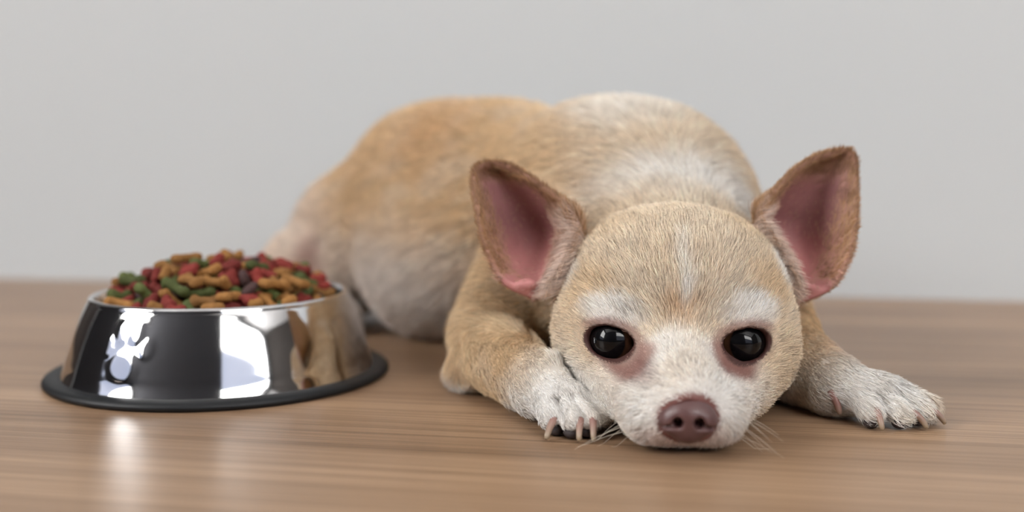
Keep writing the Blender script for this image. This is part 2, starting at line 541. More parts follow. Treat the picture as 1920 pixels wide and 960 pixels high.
near_ear = (V[:, 2] > 3.9) & (np.abs(V[:, 1] - 45.8) < 3.4) & ((V[:, 0] < 3.6) | (V[:, 0] > 9.6))
EU = np.zeros(len(V)); EV = np.zeros(len(V)); ED = np.full(len(V), 9.0); EFRONT = np.zeros(len(V))
EI = np.zeros(len(V), int)
for i in np.nonzero(near_ear)[0]:
    co, k, d = kd.find(V[i])
    EU[i], EV[i] = EARUV[k]; ED[i] = d; EI[i] = EARID[k]
    EFRONT[i] = co[1] - V[i, 1]
FOLD = np.maximum(smoothstep(0.95, 0.6, np.linalg.norm(V - np.array([0.45, 44.4, 5.3]), axis=1)), smoothstep(0.95, 0.6, np.linalg.norm(V - np.array([12.45, 44.4, 5.2]), axis=1)))
EV = EV * (1 - FOLD) + 0.12 * FOLD; EU = EU * (1 - FOLD); EI = np.where(FOLD > 0, (V[:, 0] > 6).astype(int), EI)
EARW = np.maximum(smoothstep(0.55, 0.30, ED), FOLD)
FRONT = np.maximum(smoothstep(-0.05, 0.10, EFRONT) * EARW, FOLD * smoothstep(0.15, -0.25, VN[:, 1]))

TAN = (212, 176, 130); CREAM = (226, 208, 184); WHITE = (240, 236, 231); ORANGE = (200, 154, 106); PINKW = (222, 196, 184)
BROWNPINK = (112, 72, 64); PALE = (216, 198, 178)
# (centre, radii, colour, strength): markings of the coat, plus painted shade between thigh and belly
PATCH = [
    ((-6.5, 60, 1.5), (12, 7, 5.5), (222, 208, 198), 0.95), ((-13.5, 67, 4.5), (4.5, 6, 5.5), (222, 200, 182), 0.9),
    ((-3.7, 61.5, 11.2), (3.2, 4, 3.2), ORANGE, 0.75), ((-8.5, 65, 11), (4.0, 5, 3.5), (212, 174, 128), 0.6),
    ((-11.9, 65.2, 3.6), (0.9, 2.2, 2.2), (150, 100, 92), 0.8),  # shade of the gap between thigh and belly, painted into the coat
    ((7.0, 53, 10.0), (6.0, 6, 5.0), CREAM, 0.85), ((5.6, 54, 12.6), (3.0, 4.5, 1.6), WHITE, 0.5),
    ((7.5, 49.6, 8.7), (4.0, 3.8, 2.0), WHITE, 1.0), ((10.3, 49.5, 8.0), (1.6, 2.5, 1.5), WHITE, 0.8),
    ((4.2, 49.5, 8.3), (1.8, 2.5, 1.4), PALE, 0.7), ((1.0, 52, 9.5), (2.5, 5, 3.5), (214, 180, 134), 0.7),
    # head
    ((6.8, 44.0, 4.5), (6.0, 6.5, 5.5), CREAM, 1.0),
    ((3.1, 42.2, 5.2), (1.9, 1.6, 1.25), (214, 182, 140), 0.75), ((9.9, 42.0, 5.3), (1.5, 1.6, 1.3), (212, 178, 134), 0.8),
    ((5.0, 44.0, 7.3), (1.9, 1.8, 0.8), (214, 184, 144), 0.75), ((8.9, 43.8, 7.3), (1.7, 1.8, 0.9), (214, 184, 144), 0.7),
    ((6.4, 40.6, 4.6), (0.85, 1.6, 0.85), (204, 168, 130), 0.8),
    ((6.7, 42.2, 6.1), (0.55, 2.2, 1.3), WHITE, 0.95), ((6.6, 41.2, 5.3), (0.28, 2.0, 0.8), WHITE, 0.8),
    ((2.0, 43.6, 6.0), (0.9, 1.6, 0.9), WHITE, 0.75), ((11.2, 43.6, 5.9), (0.9, 1.6, 1.0), WHITE, 0.75),
    ((3.9, 40.9, 4.5), (1.5, 1.6, 0.6), WHITE, 0.8), ((9.0, 40.6, 4.6), (1.45, 1.6, 0.6), WHITE, 0.8),
    ((6.2, 38.6, 1.5), (3.6, 3.8, 2.4), WHITE, 1.0), ((6.25, 39.8, 3.2), (1.5, 1.6, 0.85), WHITE, 0.9),
    ((2.1, 42.6, 2.4), (1.3, 1.8, 1.4), (228, 208, 182), 0.7), ((10.6, 42.0, 2.4), (1.2, 1.6, 1.4), (214, 186, 150), 0.7),
    # round the eyes
    ((4.78, 40.0, 2.85), (0.70, 3.0, 0.50), BROWNPINK, 0.95), ((7.85, 39.8, 2.85), (0.66, 3.0, 0.50), BROWNPINK, 0.95),
    ((4.25, 40.0, 2.58), (0.85, 3.0, 0.40), (122, 78, 68), 0.95), ((8.4, 39.8, 2.58), (0.75, 3.0, 0.40), (122, 78, 68), 0.95),
    ((5.0, 40.1, 3.3), (0.45, 3.0, 0.4), (160, 116, 102), 0.8), ((7.6, 39.9, 3.35), (0.42, 3.0, 0.4), (160, 116, 102), 0.8),
    # lip edges
    ((6.1, 37.0, 0.75), (1.8, 1.4, 0.55), (205, 170, 160), 0.6),
    # legs
    ((-1.2, 47.5, 2.6), (3.0, 3.5, 3.0), (214, 182, 138), 0.8), ((-2.6, 47.8, 0.6), (1.0, 1.3, 0.9), WHITE, 0.9),
    ((1.8, 41.5, 0.8), (2.5, 3.6, 2.0), WHITE, 0.97), ((0.2, 43.9, 0.5), (0.8, 0.8, 0.7), WHITE, 0.8),
    ((12.4, 46.5, 3.6), (1.5, 2.5, 1.4), (214, 176, 128), 0.8), ((14.2, 42.4, 1.0), (3.2, 2.8, 1.9), WHITE, 0.95),
    ((11.6, 45.8, 1.0), (1.9, 2.3, 1.3), (222, 206, 196), 0.8), ((13.0, 44.5, 1.9), (1.2, 1.5, 1.0), PINKW, 0.7),
]


def coat(p):                                # colour of the coat at points p (linear)
    c = np.tile(lin(*TAN), (len(p), 1))
    m1 = smoothstep(-0.2, 0.7, hairnoise(p, 1.7) + 0.5 * hairnoise(p + 3, 5.0)) * 0.35
    c = c * (1 - m1[:, None]) + lin(*CREAM) * m1[:, None]
    wob = p + 0.22 * np.stack([hairnoise(p, 2.3), hairnoise(p + 5, 2.1), hairnoise(p + 11, 2.5)], 1)
    for ctr, r, colr, st in PATCH:
        d = np.sqrt((((wob - np.array(ctr)) / np.array(r)) ** 2).sum(1))
        w = st * smoothstep(1.3, 0.35, d)
        c = c * (1 - w[:, None]) + lin(*colr) * w[:, None]
    return c ** 0.74


def eye_xy(p):                              # almond coordinate: < 1 inside the opening
    best = np.full(len(p), 9.0); side = np.zeros(len(p))
    for c, g, r2, u2, sgn in EYES:
        q = p - c
        x = q @ r2; y = q @ u2; z = q @ g
        d = np.sqrt((x / 0.98) ** 2 + (y / 0.60) ** 2)
        d = np.where(z > 0.1, d, 9.0)
        side = np.where(d < best, np.maximum(smoothstep(-0.9, 0.5, -sgn * x), smoothstep(0.1, 0.6, y)), side)
        best = np.minimum(best, d)
    return best, side


NOSE_C = hd(0.16, 8.1, 1.44)


def nose_d(p):
    q = to_head(p) - np.array([0.16, 8.1, 1.44])
    return np.sqrt((q[:, 0] / 1.03) ** 2 + (q[:, 1] / 0.85) ** 2 + (q[:, 2] / 0.93) ** 2)


FURC = coat(V)
# ears: pink skin inside, tan-brown fringe
rim = np.clip(np.maximum(np.abs(EU), (EV - 0.45) / 0.5), 0, 1)
fringe = smoothstep(0.62, 0.95, np.maximum(np.abs(EU) * 0.95, smoothstep(0.38, 0.9, EV) * 1.05))
etop = smoothstep(0.45, 0.95, EV)[:, None]
ear_fur = lin(182, 146, 116) * (1 - etop) + lin(142, 106, 78) * etop
inner_white = smoothstep(0.55, 0.85, EU) * smoothstep(0.62, 0.45, EV)
ear_fur = ear_fur * (1 - inner_white[:, None]) + lin(226, 205, 192) * inner_white[:, None]
lowtan = smoothstep(0.4, 0.1, EV) * (1 - inner_white)
ear_fur = ear_fur * (1 - lowtan[:, None]) + lin(216, 176, 160) * lowtan[:, None]
ear_pinkfur = lin(184, 142, 132)
mid_fringe = (1 - smoothstep(0.75, 1.0, fringe))
ear_fur = ear_fur * (1 - 0.55 * mid_fringe[:, None]) + ear_pinkfur * 0.55 * mid_fringe[:, None]
FURC = FURC * (1 - FRONT[:, None]) + ear_fur * FRONT[:, None]
BACKE = EARW * (1 - FRONT)
FURC = FURC * (1 - 0.8 * BACKE[:, None]) + lin(186, 142, 98) * 0.8 * BACKE[:, None]

SKIN = FURC * 0.72
pink = lin(186, 126, 124) * (1 - smoothstep(0.2, 0.55, EV)[:, None]) + lin(150, 104, 104) * smoothstep(0.25, 0.6, EV)[:, None]
SKIN = SKIN * (1 - FRONT[:, None]) + (pink * (1 - 0.6 * fringe[:, None]) + ear_fur * 0.6 * fringe[:, None]) * FRONT[:, None]
EYX, EYSIDE = eye_xy(V)
lid = smoothstep(1.26, 1.10, EYX)
SKIN = SKIN * (1 - lid[:, None]) + lin(70, 44, 40) * lid[:, None]
ring = smoothstep(1.95, 1.35, EYX) * (1 - lid) * EYSIDE
SKIN = SKIN * (1 - 0.7 * ring[:, None]) + lin(120, 80, 72) * 0.7 * ring[:, None]
ring2 = smoothstep(1.62, 1.2, EYX) * (0.25 + 0.75 * EYSIDE)
FURC = FURC * (1 - 0.8 * ring2[:, None]) + lin(140, 98, 86) * 0.8 * ring2[:, None]
ND = nose_d(V)
nz = smoothstep(1.18, 1.0, ND)
SKIN = SKIN * (1 - nz[:, None]) + lin(120, 80, 76) * nz[:, None]
VH = to_head(V)
LIP_SHADE = smoothstep(0.30, 0.16, VH[:, 2]) * smoothstep(2.0, 1.4, np.abs(VH[:, 0])) * smoothstep(5.0, 5.8, VH[:, 1])  # dark lip colour, doubling as painted shade between chin and floor
SKIN = SKIN * (1 - LIP_SHADE[:, None]) + lin(64, 44, 42) * LIP_SHADE[:, None]

# ------------------------------------------------------------------ the dog
dog = empty('dog', (5.0, 52.0, 0.0))
tag(dog, 'small tan and white short-haired dog lying with its chin on the floor', 'dog')
off = np.array([5.0, 52.0, 0.0])

m_skin = bpy.data.materials.new('dog_skin'); m_skin.use_nodes = True
n_ = m_skin.node_tree.nodes; b = n_['Principled BSDF']
at_ = n_.new('ShaderNodeAttribute'); at_.attribute_name = 'skin_color'
m_skin.node_tree.links.new(at_.outputs['Color'], b.inputs['Base Color'])
b.inputs['Roughness'].default_value = 0.6; b.inputs['Specular IOR Level'].default_value = 0.25
b.inputs['Subsurface Weight'].default_value = 0.0

body = mesh_obj('body', V - off, Q, m_skin, dog)
at_ = body.data.color_attributes.new('skin_color', 'FLOAT_COLOR', 'POINT')
at_.data.foreach_set('color', np.concatenate([SKIN, np.ones((len(V), 1))], 1).astype(np.float32).ravel())

# --- comb directions
NOSE_A = np.array([0.12, 8.0, 1.7])


def comb(p, n, ew, ei, front, iw):
    h = to_head(p)
    dh = h - NOSE_A; dh[:, 2] = dh[:, 2] - 0.25 * np.clip(2.5 - h[:, 2], 0, 3)
    dh /= np.linalg.norm(dh, axis=1, keepdims=True) + 1e-6
    dirH = dh @ HM.T
    dirB = np.tile(unit([-0.72, 0.55, -0.42]), (len(p), 1))
    # shoulders: comb outwards from the spine line
    side = np.clip((p[:, 0] - 6.5) / 5, -1, 1)
    sh = np.exp(-(((p[:, 0] - 6) / 7) ** 2 + ((p[:, 1] - 53) / 6) ** 2))[:, None]
    dirS = np.stack([side * 0.8, np.full(len(p), 0.75), -0.2 - 0.3 * np.abs(side)], 1)
    dirB = dirB * (1 - sh) + dirS * sh
    wH = np.exp(-((h[:, 0] / 6) ** 4 + ((h[:, 1] - 2.5) / 6.5) ** 4 + ((h[:, 2] - 4) / 6) ** 4))
    wH *= smoothstep(49.5, 46.5, p[:, 1])
    legL = smoothstep(2.4, 1.4, np.abs(p[:, 0] - (1.1 - (p[:, 1] - 42.7) * 0.40))) * smoothstep(3.4, 2.4, p[:, 2]) * smoothstep(49, 47.5, p[:, 1])
    legR = smoothstep(11.0, 11.9, p[:, 0]) * smoothstep(4.6, 3.6, p[:, 2]) * smoothstep(48.5, 47, p[:, 1])
    headish = (np.abs(h[:, 0]) < 4.9) & (h[:, 1] > -1) & (h[:, 2] > 0)
    cheekfree = (p[:, 0] > 3.75) | (p[:, 2] > 2.2)
    legL = legL * np.where(headish & cheekfree & (p[:, 1] < 43.5), 0, 1)
    d = dirB * (1 - wH[:, None]) + dirH * wH[:, None]
    d = d * (1 - legL[:, None]) + np.array([0.38, -0.9, -0.25]) * legL[:, None]
    d = d * (1 - legR[:, None]) + np.array([0.55, -0.75, -0.3]) * legR[:, None]
    root = np.where(ei[:, None] == 0, np.array([[1.6, 45.5, 6.0]]), np.array([[11.6, 45.5, 6.0]]))
    de = p - root; de /= np.linalg.norm(de, axis=1, keepdims=True) + 1e-6
    d = d * (1 - ew[:, None]) + de * ew[:, None]
    over = np.where(ei[:, None] == 0, np.array([[-1.0, -0.1, -0.15]]), np.array([[1.0, -0.1, -0.15]]))   # pale hairs lean across the ear's opening
    iwf = (iw * front)[:, None]
    d = d * (1 - iwf) + over * iwf
    d = d - n * (d * n).sum(1, keepdims=True)
    return d / (np.linalg.norm(d, axis=1, keepdims=True) + 1e-6), wH, np.maximum(legL, legR)


def grow(count):
    tri = np.concatenate([Q[:, [0, 1, 2]], Q[:, [0, 2, 3]]])
    a_, b2, c_ = V[tri[:, 0]], V[tri[:, 1]], V[tri[:, 2]]
    area = np.linalg.norm(np.cross(b2 - a_, c_ - a_), axis=1) / 2
    ctr = (a_ + b2 + c_) / 3
    nn = VN[tri].mean(1)
    vis = (nn * (np.array([0, 0, 10.6]) - ctr)).sum(1) / np.linalg.norm(ctr - np.array([0, 0, 10.6]), axis=1)
    dens = area * np.where(vis > -0.45, 1.0, 0.25)                    # the far side carries a thinner coat
    hh = to_head(ctr)
    dens *= 1.0 + 1.3 * smoothstep(49, 46, ctr[:, 1])                  # finer on the head and forelegs
    dens *= np.where(ctr[:, 2] < 0.08, 0.0, 1.0)
    fr = FRONT[tri].mean(1); fg = fringe[tri].mean(1); iw = inner_white[tri].mean(1)
    dens *= 1 - fr * (1 - np.clip(fg * 0.8 + iw + 0.10, 0, 1))
    ex = EYX[tri].mean(1); dens *= smoothstep(1.06, 1.18, ex)
    dens *= smoothstep(0.92, 1.04, ND[tri].mean(1)) * (1 - 0.97 * LIP_SHADE[tri].mean(1))
    k = rng.choice(len(tri), count, p=dens / dens.sum())
    r1 = np.sqrt(rng.random(count)); r2 = rng.random(count)
    w = np.stack([1 - r1, r1 * (1 - r2), r1 * r2], 1)
    T = tri[k]
    g = lambda arr: (arr[T] * (w[:, :, None] if arr.ndim == 2 else w)).sum(1)
    p = g(V); n = g(VN); n /= np.linalg.norm(n, axis=1, keepdims=True)
    ew, fr, fg, iw, ex, nd = g(EARW), g(FRONT), g(fringe), g(inner_white), g(EYX), g(ND)
    ei = EI[T[:, 0]]
    col = g(FURC)
    d, wH, leg = comb(p, n, ew, ei, fr, iw)
    h = to_head(p)
    # length and lift
    ln = 0.85 - 0.33 * wH - 0.35 * leg
    muz = smoothstep(4.2, 6.2, h[:, 1]) * wH
    ln = ln * (1 - muz) + 0.24 * muz
    ln = ln * (1 - ew) + ew * (0.26 + 0.08 * fg + 0.55 * iw)
    ln = np.where(ew < 0.3, ln * (0.42 + 0.58 * smoothstep(1.3, 2.4, ex)), ln)
    ln *= 0.45 + 0.55 * smoothstep(1.1, 1.7, nd)
    ln *= rng.uniform(0.6, 1.15, count)
    lift = 0.30 + 0.10 * rng.standard_normal(count) - 0.08 * ew + 0.35 * iw * fr
    # locks: neighbouring hairs lean together
    j1 = hairnoise(p, 6.0); j2 = hairnoise(p + 31, 5.0)
    side = np.cross(n, d)
    d2 = d + side * (0.22 * j1 + 0.13 * rng.standard_normal(count))[:, None]
    lift = lift + 0.12 * j2
    up_ = n * lift[:, None]
    first = d2 + up_ * 1.6; first /= np.linalg.norm(first, axis=1, keepdims=True)
    last = d2 + up_ * 0.35; last /= np.linalg.norm(last, axis=1, keepdims=True)
    p0 = p - n * 0.03
    p1 = p0 + first * (ln * 0.33)[:, None]
    p2 = p1 + (first + last) * (0.5 * ln * 0.33)[:, None]
    p3 = p2 + last * (ln * 0.34)[:, None]
    P = np.stack([p0, p1, p2, p3], 1)
    P[:, :, 2] = np.maximum(P[:, :, 2], 0.03)
    shade = 1.0 + 0.17 * rng.standard_normal(count) + 0.09 * j1
    shade = np.where(rng.random(count) < 0.08, shade * 0.62, shade)
    col = np.clip(col * shade[:, None], 0.005, 0.95)
    rad0 = 0.0085 + 0.0035 * smoothstep(47, 60, p[:, 1])
    return P, col, rad0


NH = 330000
P4, HC, HRAD = grow(NH)
cur = bpy.data.hair_curves.new('fur')
cur.add_curves([4] * NH)
cur.position_data.foreach_set('vector', ((P4 - off) * S).astype(np.float32).ravel())
ra = cur.attributes.get('radius') or cur.attributes.new('radius', 'FLOAT', 'POINT')
ra.data.foreach_set('value', (HRAD[:, None] * np.array([1.0, 0.95, 0.75, 0.25])[None] * S).astype(np.float32).ravel())
ca = cur.attributes.new('fur_color', 'FLOAT_COLOR', 'CURVE')
ca.data.foreach_set('color', np.concatenate([HC, np.ones((NH, 1))], 1).astype(np.float32).ravel())
m_fur = bpy.data.materials.new('dog_fur'); m_fur.use_nodes = True
n_ = m_fur.node_tree.nodes; b = n_['Principled BSDF']
at_ = n_.new('ShaderNodeAttribute'); at_.attribute_name = 'fur_color'
m_fur.node_tree.links.new(at_.outputs['Color'], b.inputs['Base Color'])
b.inputs['Roughness'].default_value = 0.65; b.inputs['Specular IOR Level'].default_value = 0.25
cur.materials.append(m_fur)
fur = bpy.data.objects.new('fur', cur)
COL.objects.link(fur); fur.parent = dog
tag(fur, 'short cream, tan and white coat', kind='stuff')

# --- eyes
m_eye = bpy.data.materials.new('dark_wet_eye'); m_eye.use_nodes = True
nt = m_eye.node_tree; N = nt.nodes; L = nt.links
b = N['Principled BSDF']
tc = N.new('ShaderNodeTexCoord')
sp = N.new('ShaderNodeSeparateXYZ'); L.new(tc.outputs['Object'], sp.inputs[0])
ml = N.new('ShaderNodeMath'); ml.operation = 'MULTIPLY'; ml.inputs[1].default_value = 1.0 / (1.0 * S)
L.new(sp.outputs['Z'], ml.inputs[0])
iris = ramp(ml.outputs[0], [(0.0, lin(40, 26, 22)), (0.46, lin(40, 26, 20)), (0.54, lin(84, 58, 40)), (0.66, lin(70, 46, 32)), (0.73, lin(12, 11, 13)), (1.0, lin(9, 9, 11))])
L.new(iris, b.inputs['Base Color'])
b.inputs['Roughness'].default_value = 0.25
b.inputs['Coat Weight'].default_value = 1.0; b.inputs['Coat Roughness'].default_value = 0.015; b.inputs['Coat IOR'].default_value = 1.36
b.inputs['Specular IOR Level'].default_value = 0.05


def sphere(r, nu=48, nv=32, bulge=0.0):
    vs, fs = [(0, 0, r + bulge)], []
    for i in range(1, nv):
        th = math.pi * i / nv
        rr = r + bulge * max(0, math.cos(th)) ** 6
        for j in range(nu):
            ph = 2 * math.pi * j / nu
            vs.append((rr * math.sin(th) * math.cos(ph), rr * math.sin(th) * math.sin(ph), rr * math.cos(th)))
    vs.append((0, 0, -r))
    for j in range(nu): fs.append((0, 1 + j, 1 + (j + 1) % nu))
    for i in range(nv - 2):
        for j in range(nu):
            a = 1 + i * nu + j; b2 = 1 + i * nu + (j + 1) % nu
            fs.append((a, a + nu, b2 + nu, b2))
    k = 1 + (nv - 2) * nu
    for j in range(nu): fs.append((k + j, len(vs) - 1, k + (j + 1) % nu))
    return vs, fs


for c, g, r2, u2, sgn in EYES:
    vs, fs = sphere(1.0, bulge=0.06)
    o = mesh_obj('eye', vs, fs, m_eye, dog)
    gz = unit(HM @ np.array([sgn * 0.40, 1.0, 0.08]))
    o.rotation_mode = 'QUATERNION'
    o.rotation_quaternion = Vector(gz).to_track_quat('Z', 'Y')
    o.location = Vector((c - off) * S)
    tag(o, 'glossy dark brown eye')

# --- nose
NF = Field((-1.5, -1.2, -1.4), (1.5, 1.3, 1.3), 0.04)
NF.ell((0, 0, 0.12), (0.92, 0.70, 0.66), 0.2)
NF.ell((0, 0.0, -0.35), (0.62, 0.55, 0.52), 0.3)
for sgn in (-1, 1):
    NF.ell((sgn * 0.60, 0.08, -0.08), (0.42, 0.46, 0.42), 0.25)
    NF.ell((sgn * 0.36, 0.66, -0.04), (0.19, 0.62, 0.20), 0.08, None, 'carve')
    NF.cone((sgn * 0.42, 0.62, -0.14), (sgn * 0.92, 0.25, -0.24), 0.09, 0.06, 0.12, 'carve')
NF.cone((0, 0.76, 0.0), (0, 0.60, -0.95), 0.035, 0.05, 0.10, 'carve')
nv_, nq_ = NF.mesh(4)
m_nose = bpy.data.materials.new('brown_nose_skin'); m_nose.use_nodes = True
n_ = m_nose.node_tree.nodes; b = n_['Principled BSDF']
b.inputs['Base Color'].default_value = (*lin(92, 64, 63), 1); b.inputs['Roughness'].default_value = 0.38
vt = n_.new('ShaderNodeTexVoronoi'); vt.inputs['Scale'].default_value = 1500
bm = n_.new('ShaderNodeBump'); bm.inputs['Strength'].default_value = 0.15; bm.inputs['Distance'].default_value = 0.0003
tcn = n_.new('ShaderNodeTexCoord')
m_nose.node_tree.links.new(tcn.outputs['Object'], vt.inputs['Vector'])
m_nose.node_tree.links.new(vt.outputs['Distance'], bm.inputs['Height']); m_nose.node_tree.links.new(bm.outputs[0], b.inputs['Normal'])
nose = mesh_obj('nose', (nv_ @ HM.T) + (NOSE_C - off), nq_, m_nose, dog)
tag(nose, 'moist dark brown nose')


# --- claws, pads, whiskers
def tube(pts, rads, nu=8):
    pts = [Vector(p) for p in pts]
    vs, fs = [], []
    ref = Vector((0.3, 0.2, 0.93))
    for i, p in enumerate(pts):
        t = (pts[min(i + 1, len(pts) - 1)] - pts[max(i - 1, 0)]).normalized()
        a = t.cross(ref).normalized(); b2 = t.cross(a)
        for j in range(nu):
            an = 2 * math.pi * j / nu
            vs.append(tuple(p + (a * math.cos(an) + b2 * math.sin(an)) * rads[i]))
    for i in range(len(pts) - 1):
        for j in range(nu):
            fs.append((i * nu + j, i * nu + (j + 1) % nu, (i + 1) * nu + (j + 1) % nu, (i + 1) * nu + j))
    fs.append(tuple(range(nu))[::-1]); fs.append(tuple(range((len(pts) - 1) * nu, len(pts) * nu)))
    return vs, fs


m_claw = bpy.data.materials.new('horn_claw'); m_claw.use_nodes = True
nt = m_claw.node_tree; N = nt.nodes; L = nt.links
b = N['Principled BSDF']; tc = N.new('ShaderNodeTexCoord'); sp = N.new('ShaderNodeSeparateXYZ')
L.new(tc.outputs['Object'], sp.inputs[0])
ml = N.new('ShaderNodeMath'); ml.operation = 'MULTIPLY'; ml.inputs[1].default_value = 1 / (0.8 * S)
L.new(sp.outputs['Z'], ml.inputs[0])
L.new(ramp(ml.outputs[0], [(0.0, lin(156, 142, 114)), (0.35, lin(156, 136, 116)), (0.7, lin(154, 124, 112)), (1.0, lin(146, 108, 100))]), b.inputs['Base Color'])
b.inputs['Roughness'].default_value = 0.35
CLAWS = [((1.60, 40.0, 0.66), (1.26, 39.2, 0.10)), ((2.53, 39.6, 0.72), (2.44, 38.95, 0.10)), ((3.01, 39.6, 0.72), (2.98, 39.0, 0.10)),
         ((13.97, 40.98, 0.76), (14.05, 40.45, 0.12)), ((15.35, 40.95, 0.68), (15.85, 40.75, 0.10)), ((16.15, 41.45, 0.72), (16.75, 41.25, 0.15)),
         ((12.58, 42.2, 1.22), (12.88, 41.9, 0.36))]
for i, (a, e) in enumerate(CLAWS):
    a = np.array(a); e = np.array(e)
    mid_ = (a + e) / 2 + (np.array([e[0] - a[0], e[1] - a[1], 0]) * 0.22) + np.array([0, 0, 0.10])
    pts = [(1 - t) ** 2 * a + 2 * t * (1 - t) * mid_ + t * t * e for t in np.linspace(0, 1, 9)]
    org = np.array([a[0], a[1], 0.0])
    vs, fs = tube([p - org for p in pts], [(0.15 - 0.06 * t - 0.03 * (t > 0.9)) * (1.3 if i == 6 else 1.08) for t in np.linspace(0, 1, 9)])
    o = mesh_obj('claw', vs, fs, m_claw, dog)
    o.location = Vector((org - off) * S)
m_pad = material('dark_paw_pad', lin(58, 50, 50), 0.7)
for x, y in [(1.6, 40.0), (2.25, 39.55), (2.85, 39.7), (13.85, 41.05), (14.95, 40.95), (15.75, 41.35)]:
    vs, fs = sphere(1.0, 16, 10)
    mesh_obj('paw_pad', np.array(vs) * [0.36, 0.30, 0.22] + np.array([x, y + 0.08, 0.24]) - off, fs, m_pad, dog)

m_whisk = material('pale_whisker', lin(225, 215, 200), 0.4)
for sgn in (-1, 1):
    for k in range(9):
        a0 = hd(sgn * random.uniform(1.5, 2.05), random.uniform(6.2, 7.3), random.uniform(0.6, 1.6))
        dr = unit(HM @ np.array([sgn * 1.0, random.uniform(-0.2, 0.5), random.uniform(-0.55, 0.0)]))
        ln_ = random.uniform(1.0, 2.1)
        pts = []
        for t in np.linspace(0, 1, 7):
            p = a0 + dr * ln_ * t + np.array([0, 0, -0.35]) * t * t
            p[2] = max(p[2], 0.03); pts.append(p - off)
        vs, fs = tube(pts, [0.011 * (1 - 0.75 * t) for t in np.linspace(0, 1, 7)], 5)
        mesh_obj('whisker', vs, fs, m_whisk, dog)

# ------------------------------------------------------------------ steel bowl
BX, BY = -14.0, 51.5
bowl = empty('dog_bowl', (BX, BY, 0))
tag(bowl, 'shiny stainless steel dog bowl with black rubber foot, heaped with kibble', 'bowl')
m_steel = material('polished_steel', (0.66, 0.66, 0.67), 0.07, 1.0)
m_rub = material('black_rubber', lin(20, 22, 25), 0.5, spec=0.35)


def lathe(profile, nu=160, disp=None):
    vs, fs = [], []
    for i, (r, z) in enumerate(profile):
        for j in range(nu):
            an = 2 * math.pi * j / nu
            rr = r + (disp(an, r, z) if disp else 0)
            vs.append((rr * math.sin(an), -rr * math.cos(an), z))
    n = len(profile)
    for i in range(n - 1):
        for j in range(nu):
            fs.append((i * nu + j, i * nu + (j + 1) % nu, (i + 1) * nu + (j + 1) % nu, (i + 1) * nu + j))
    return vs, fs


def spline(pts, n):
    t = np.linspace(0, 1, n)
    return [tuple(p) for p in interp_rows(pts, t)]


def emblem(an, r, z):                       # embossed paw print on the bowl's side
    an = (an + math.pi) % (2 * math.pi) - math.pi
    u = (an - math.radians(-21)) * r / 1.2; w = (z - 2.1) / 1.2
    best = 0.0
    for cx, cz, rx, rz in ((0, -0.45, 0.62, 0.5), (-0.85, 0.2, 0.26, 0.36), (-0.32, 0.72, 0.27, 0.38), (0.32, 0.72, 0.27, 0.38), (0.85, 0.2, 0.26, 0.36)):
        d = math.hypot((u - cx) / rx, (w - cz) / rz)
        best = max(best, float(smoothstep(1.25, 0.75, d)))
    return 0.03 * best


prof_out = spline([(7.33, 0.22), (7.11, 0.76), (6.97, 1.25), (6.72, 2.1), (6.40, 3.0), (6.15, 3.58), (6.06, 3.76)], 60)
prof_rim = spline([(6.06, 3.76), (6.03, 3.88), (5.93, 3.96), (5.82, 3.94), (5.76, 3.84)], 14)[1:]
prof_in = spline([(5.76, 3.84), (5.66, 3.5), (5.5, 3.0), (5.2, 2.3), (4.6, 2.15), (3.0, 2.5), (0.01, 2.9)], 30)[1:]
vs, fs = lathe(prof_out + prof_rim + prof_in, 300, lambda an, r, z: emblem(an, r, z) if r > 5.99 else 0.0)
mesh_obj('bowl_body', vs, fs, m_steel, bowl)
pr = spline([(7.0, 0.36), (7.25, 0.40), (7.55, 0.42), (7.85, 0.36), (8.0, 0.2), (7.95, 0.05), (7.8, 0.0), (7.2, 0.0), (6.8, 0.05), (6.8, 0.25), (7.0, 0.36)], 60)
vs, fs = lathe(pr, 128)
tag(mesh_obj('rubber_foot', vs, fs, m_rub, bowl), 'black rubber foot ring')

def kibble_shapes():
    out = {}
    def fld(): return Field((-1.15, -0.9, -0.6), (1.15, 0.9, 0.6), 0.11)
    f = fld()
    f.cone((-0.45, 0, 0), (0.45, 0, 0), 0.22, 0.22, 0.1)
    for sx in (-1, 1):
        for s2 in (-1, 1): f.ell((sx * 0.50, s2 * 0.17, 0), (0.24, 0.22, 0.24), 0.08)
    out['orange'] = f.mesh(1)
    f = fld()
    f.cone((-0.5, -0.12, 0), (0, 0.08, 0), 0.23, 0.21, 0.1)
    f.cone((0, 0.08, 0), (0.5, -0.12, 0), 0.21, 0.23, 0.1)
    for sx in (-1, 1): f.ell((sx * 0.5, -0.05, 0), (0.22, 0.32, 0.24), 0.1)
    out['green'] = f.mesh(1)
    f = fld()
    f.ell((0, 0, 0), (0.36, 0.36, 0.27), 0.1)
    for k in range(4):
        an = k * math.pi / 2 + 0.4
        f.ell((0.33 * math.cos(an), 0.33 * math.sin(an), 0), (0.23, 0.23, 0.24), 0.1)
    out['red'] = f.mesh(1)
    f = fld()
    f.ell((0, 0, 0), (0.47, 0.43, 0.25), 0.1)
    f.ell((0, 0, 0.33), (0.2, 0.2, 0.15), 0.1, None, 'carve')
    out['dark'] = f.mesh(1)
    return out


SHAPES = kibble_shapes()

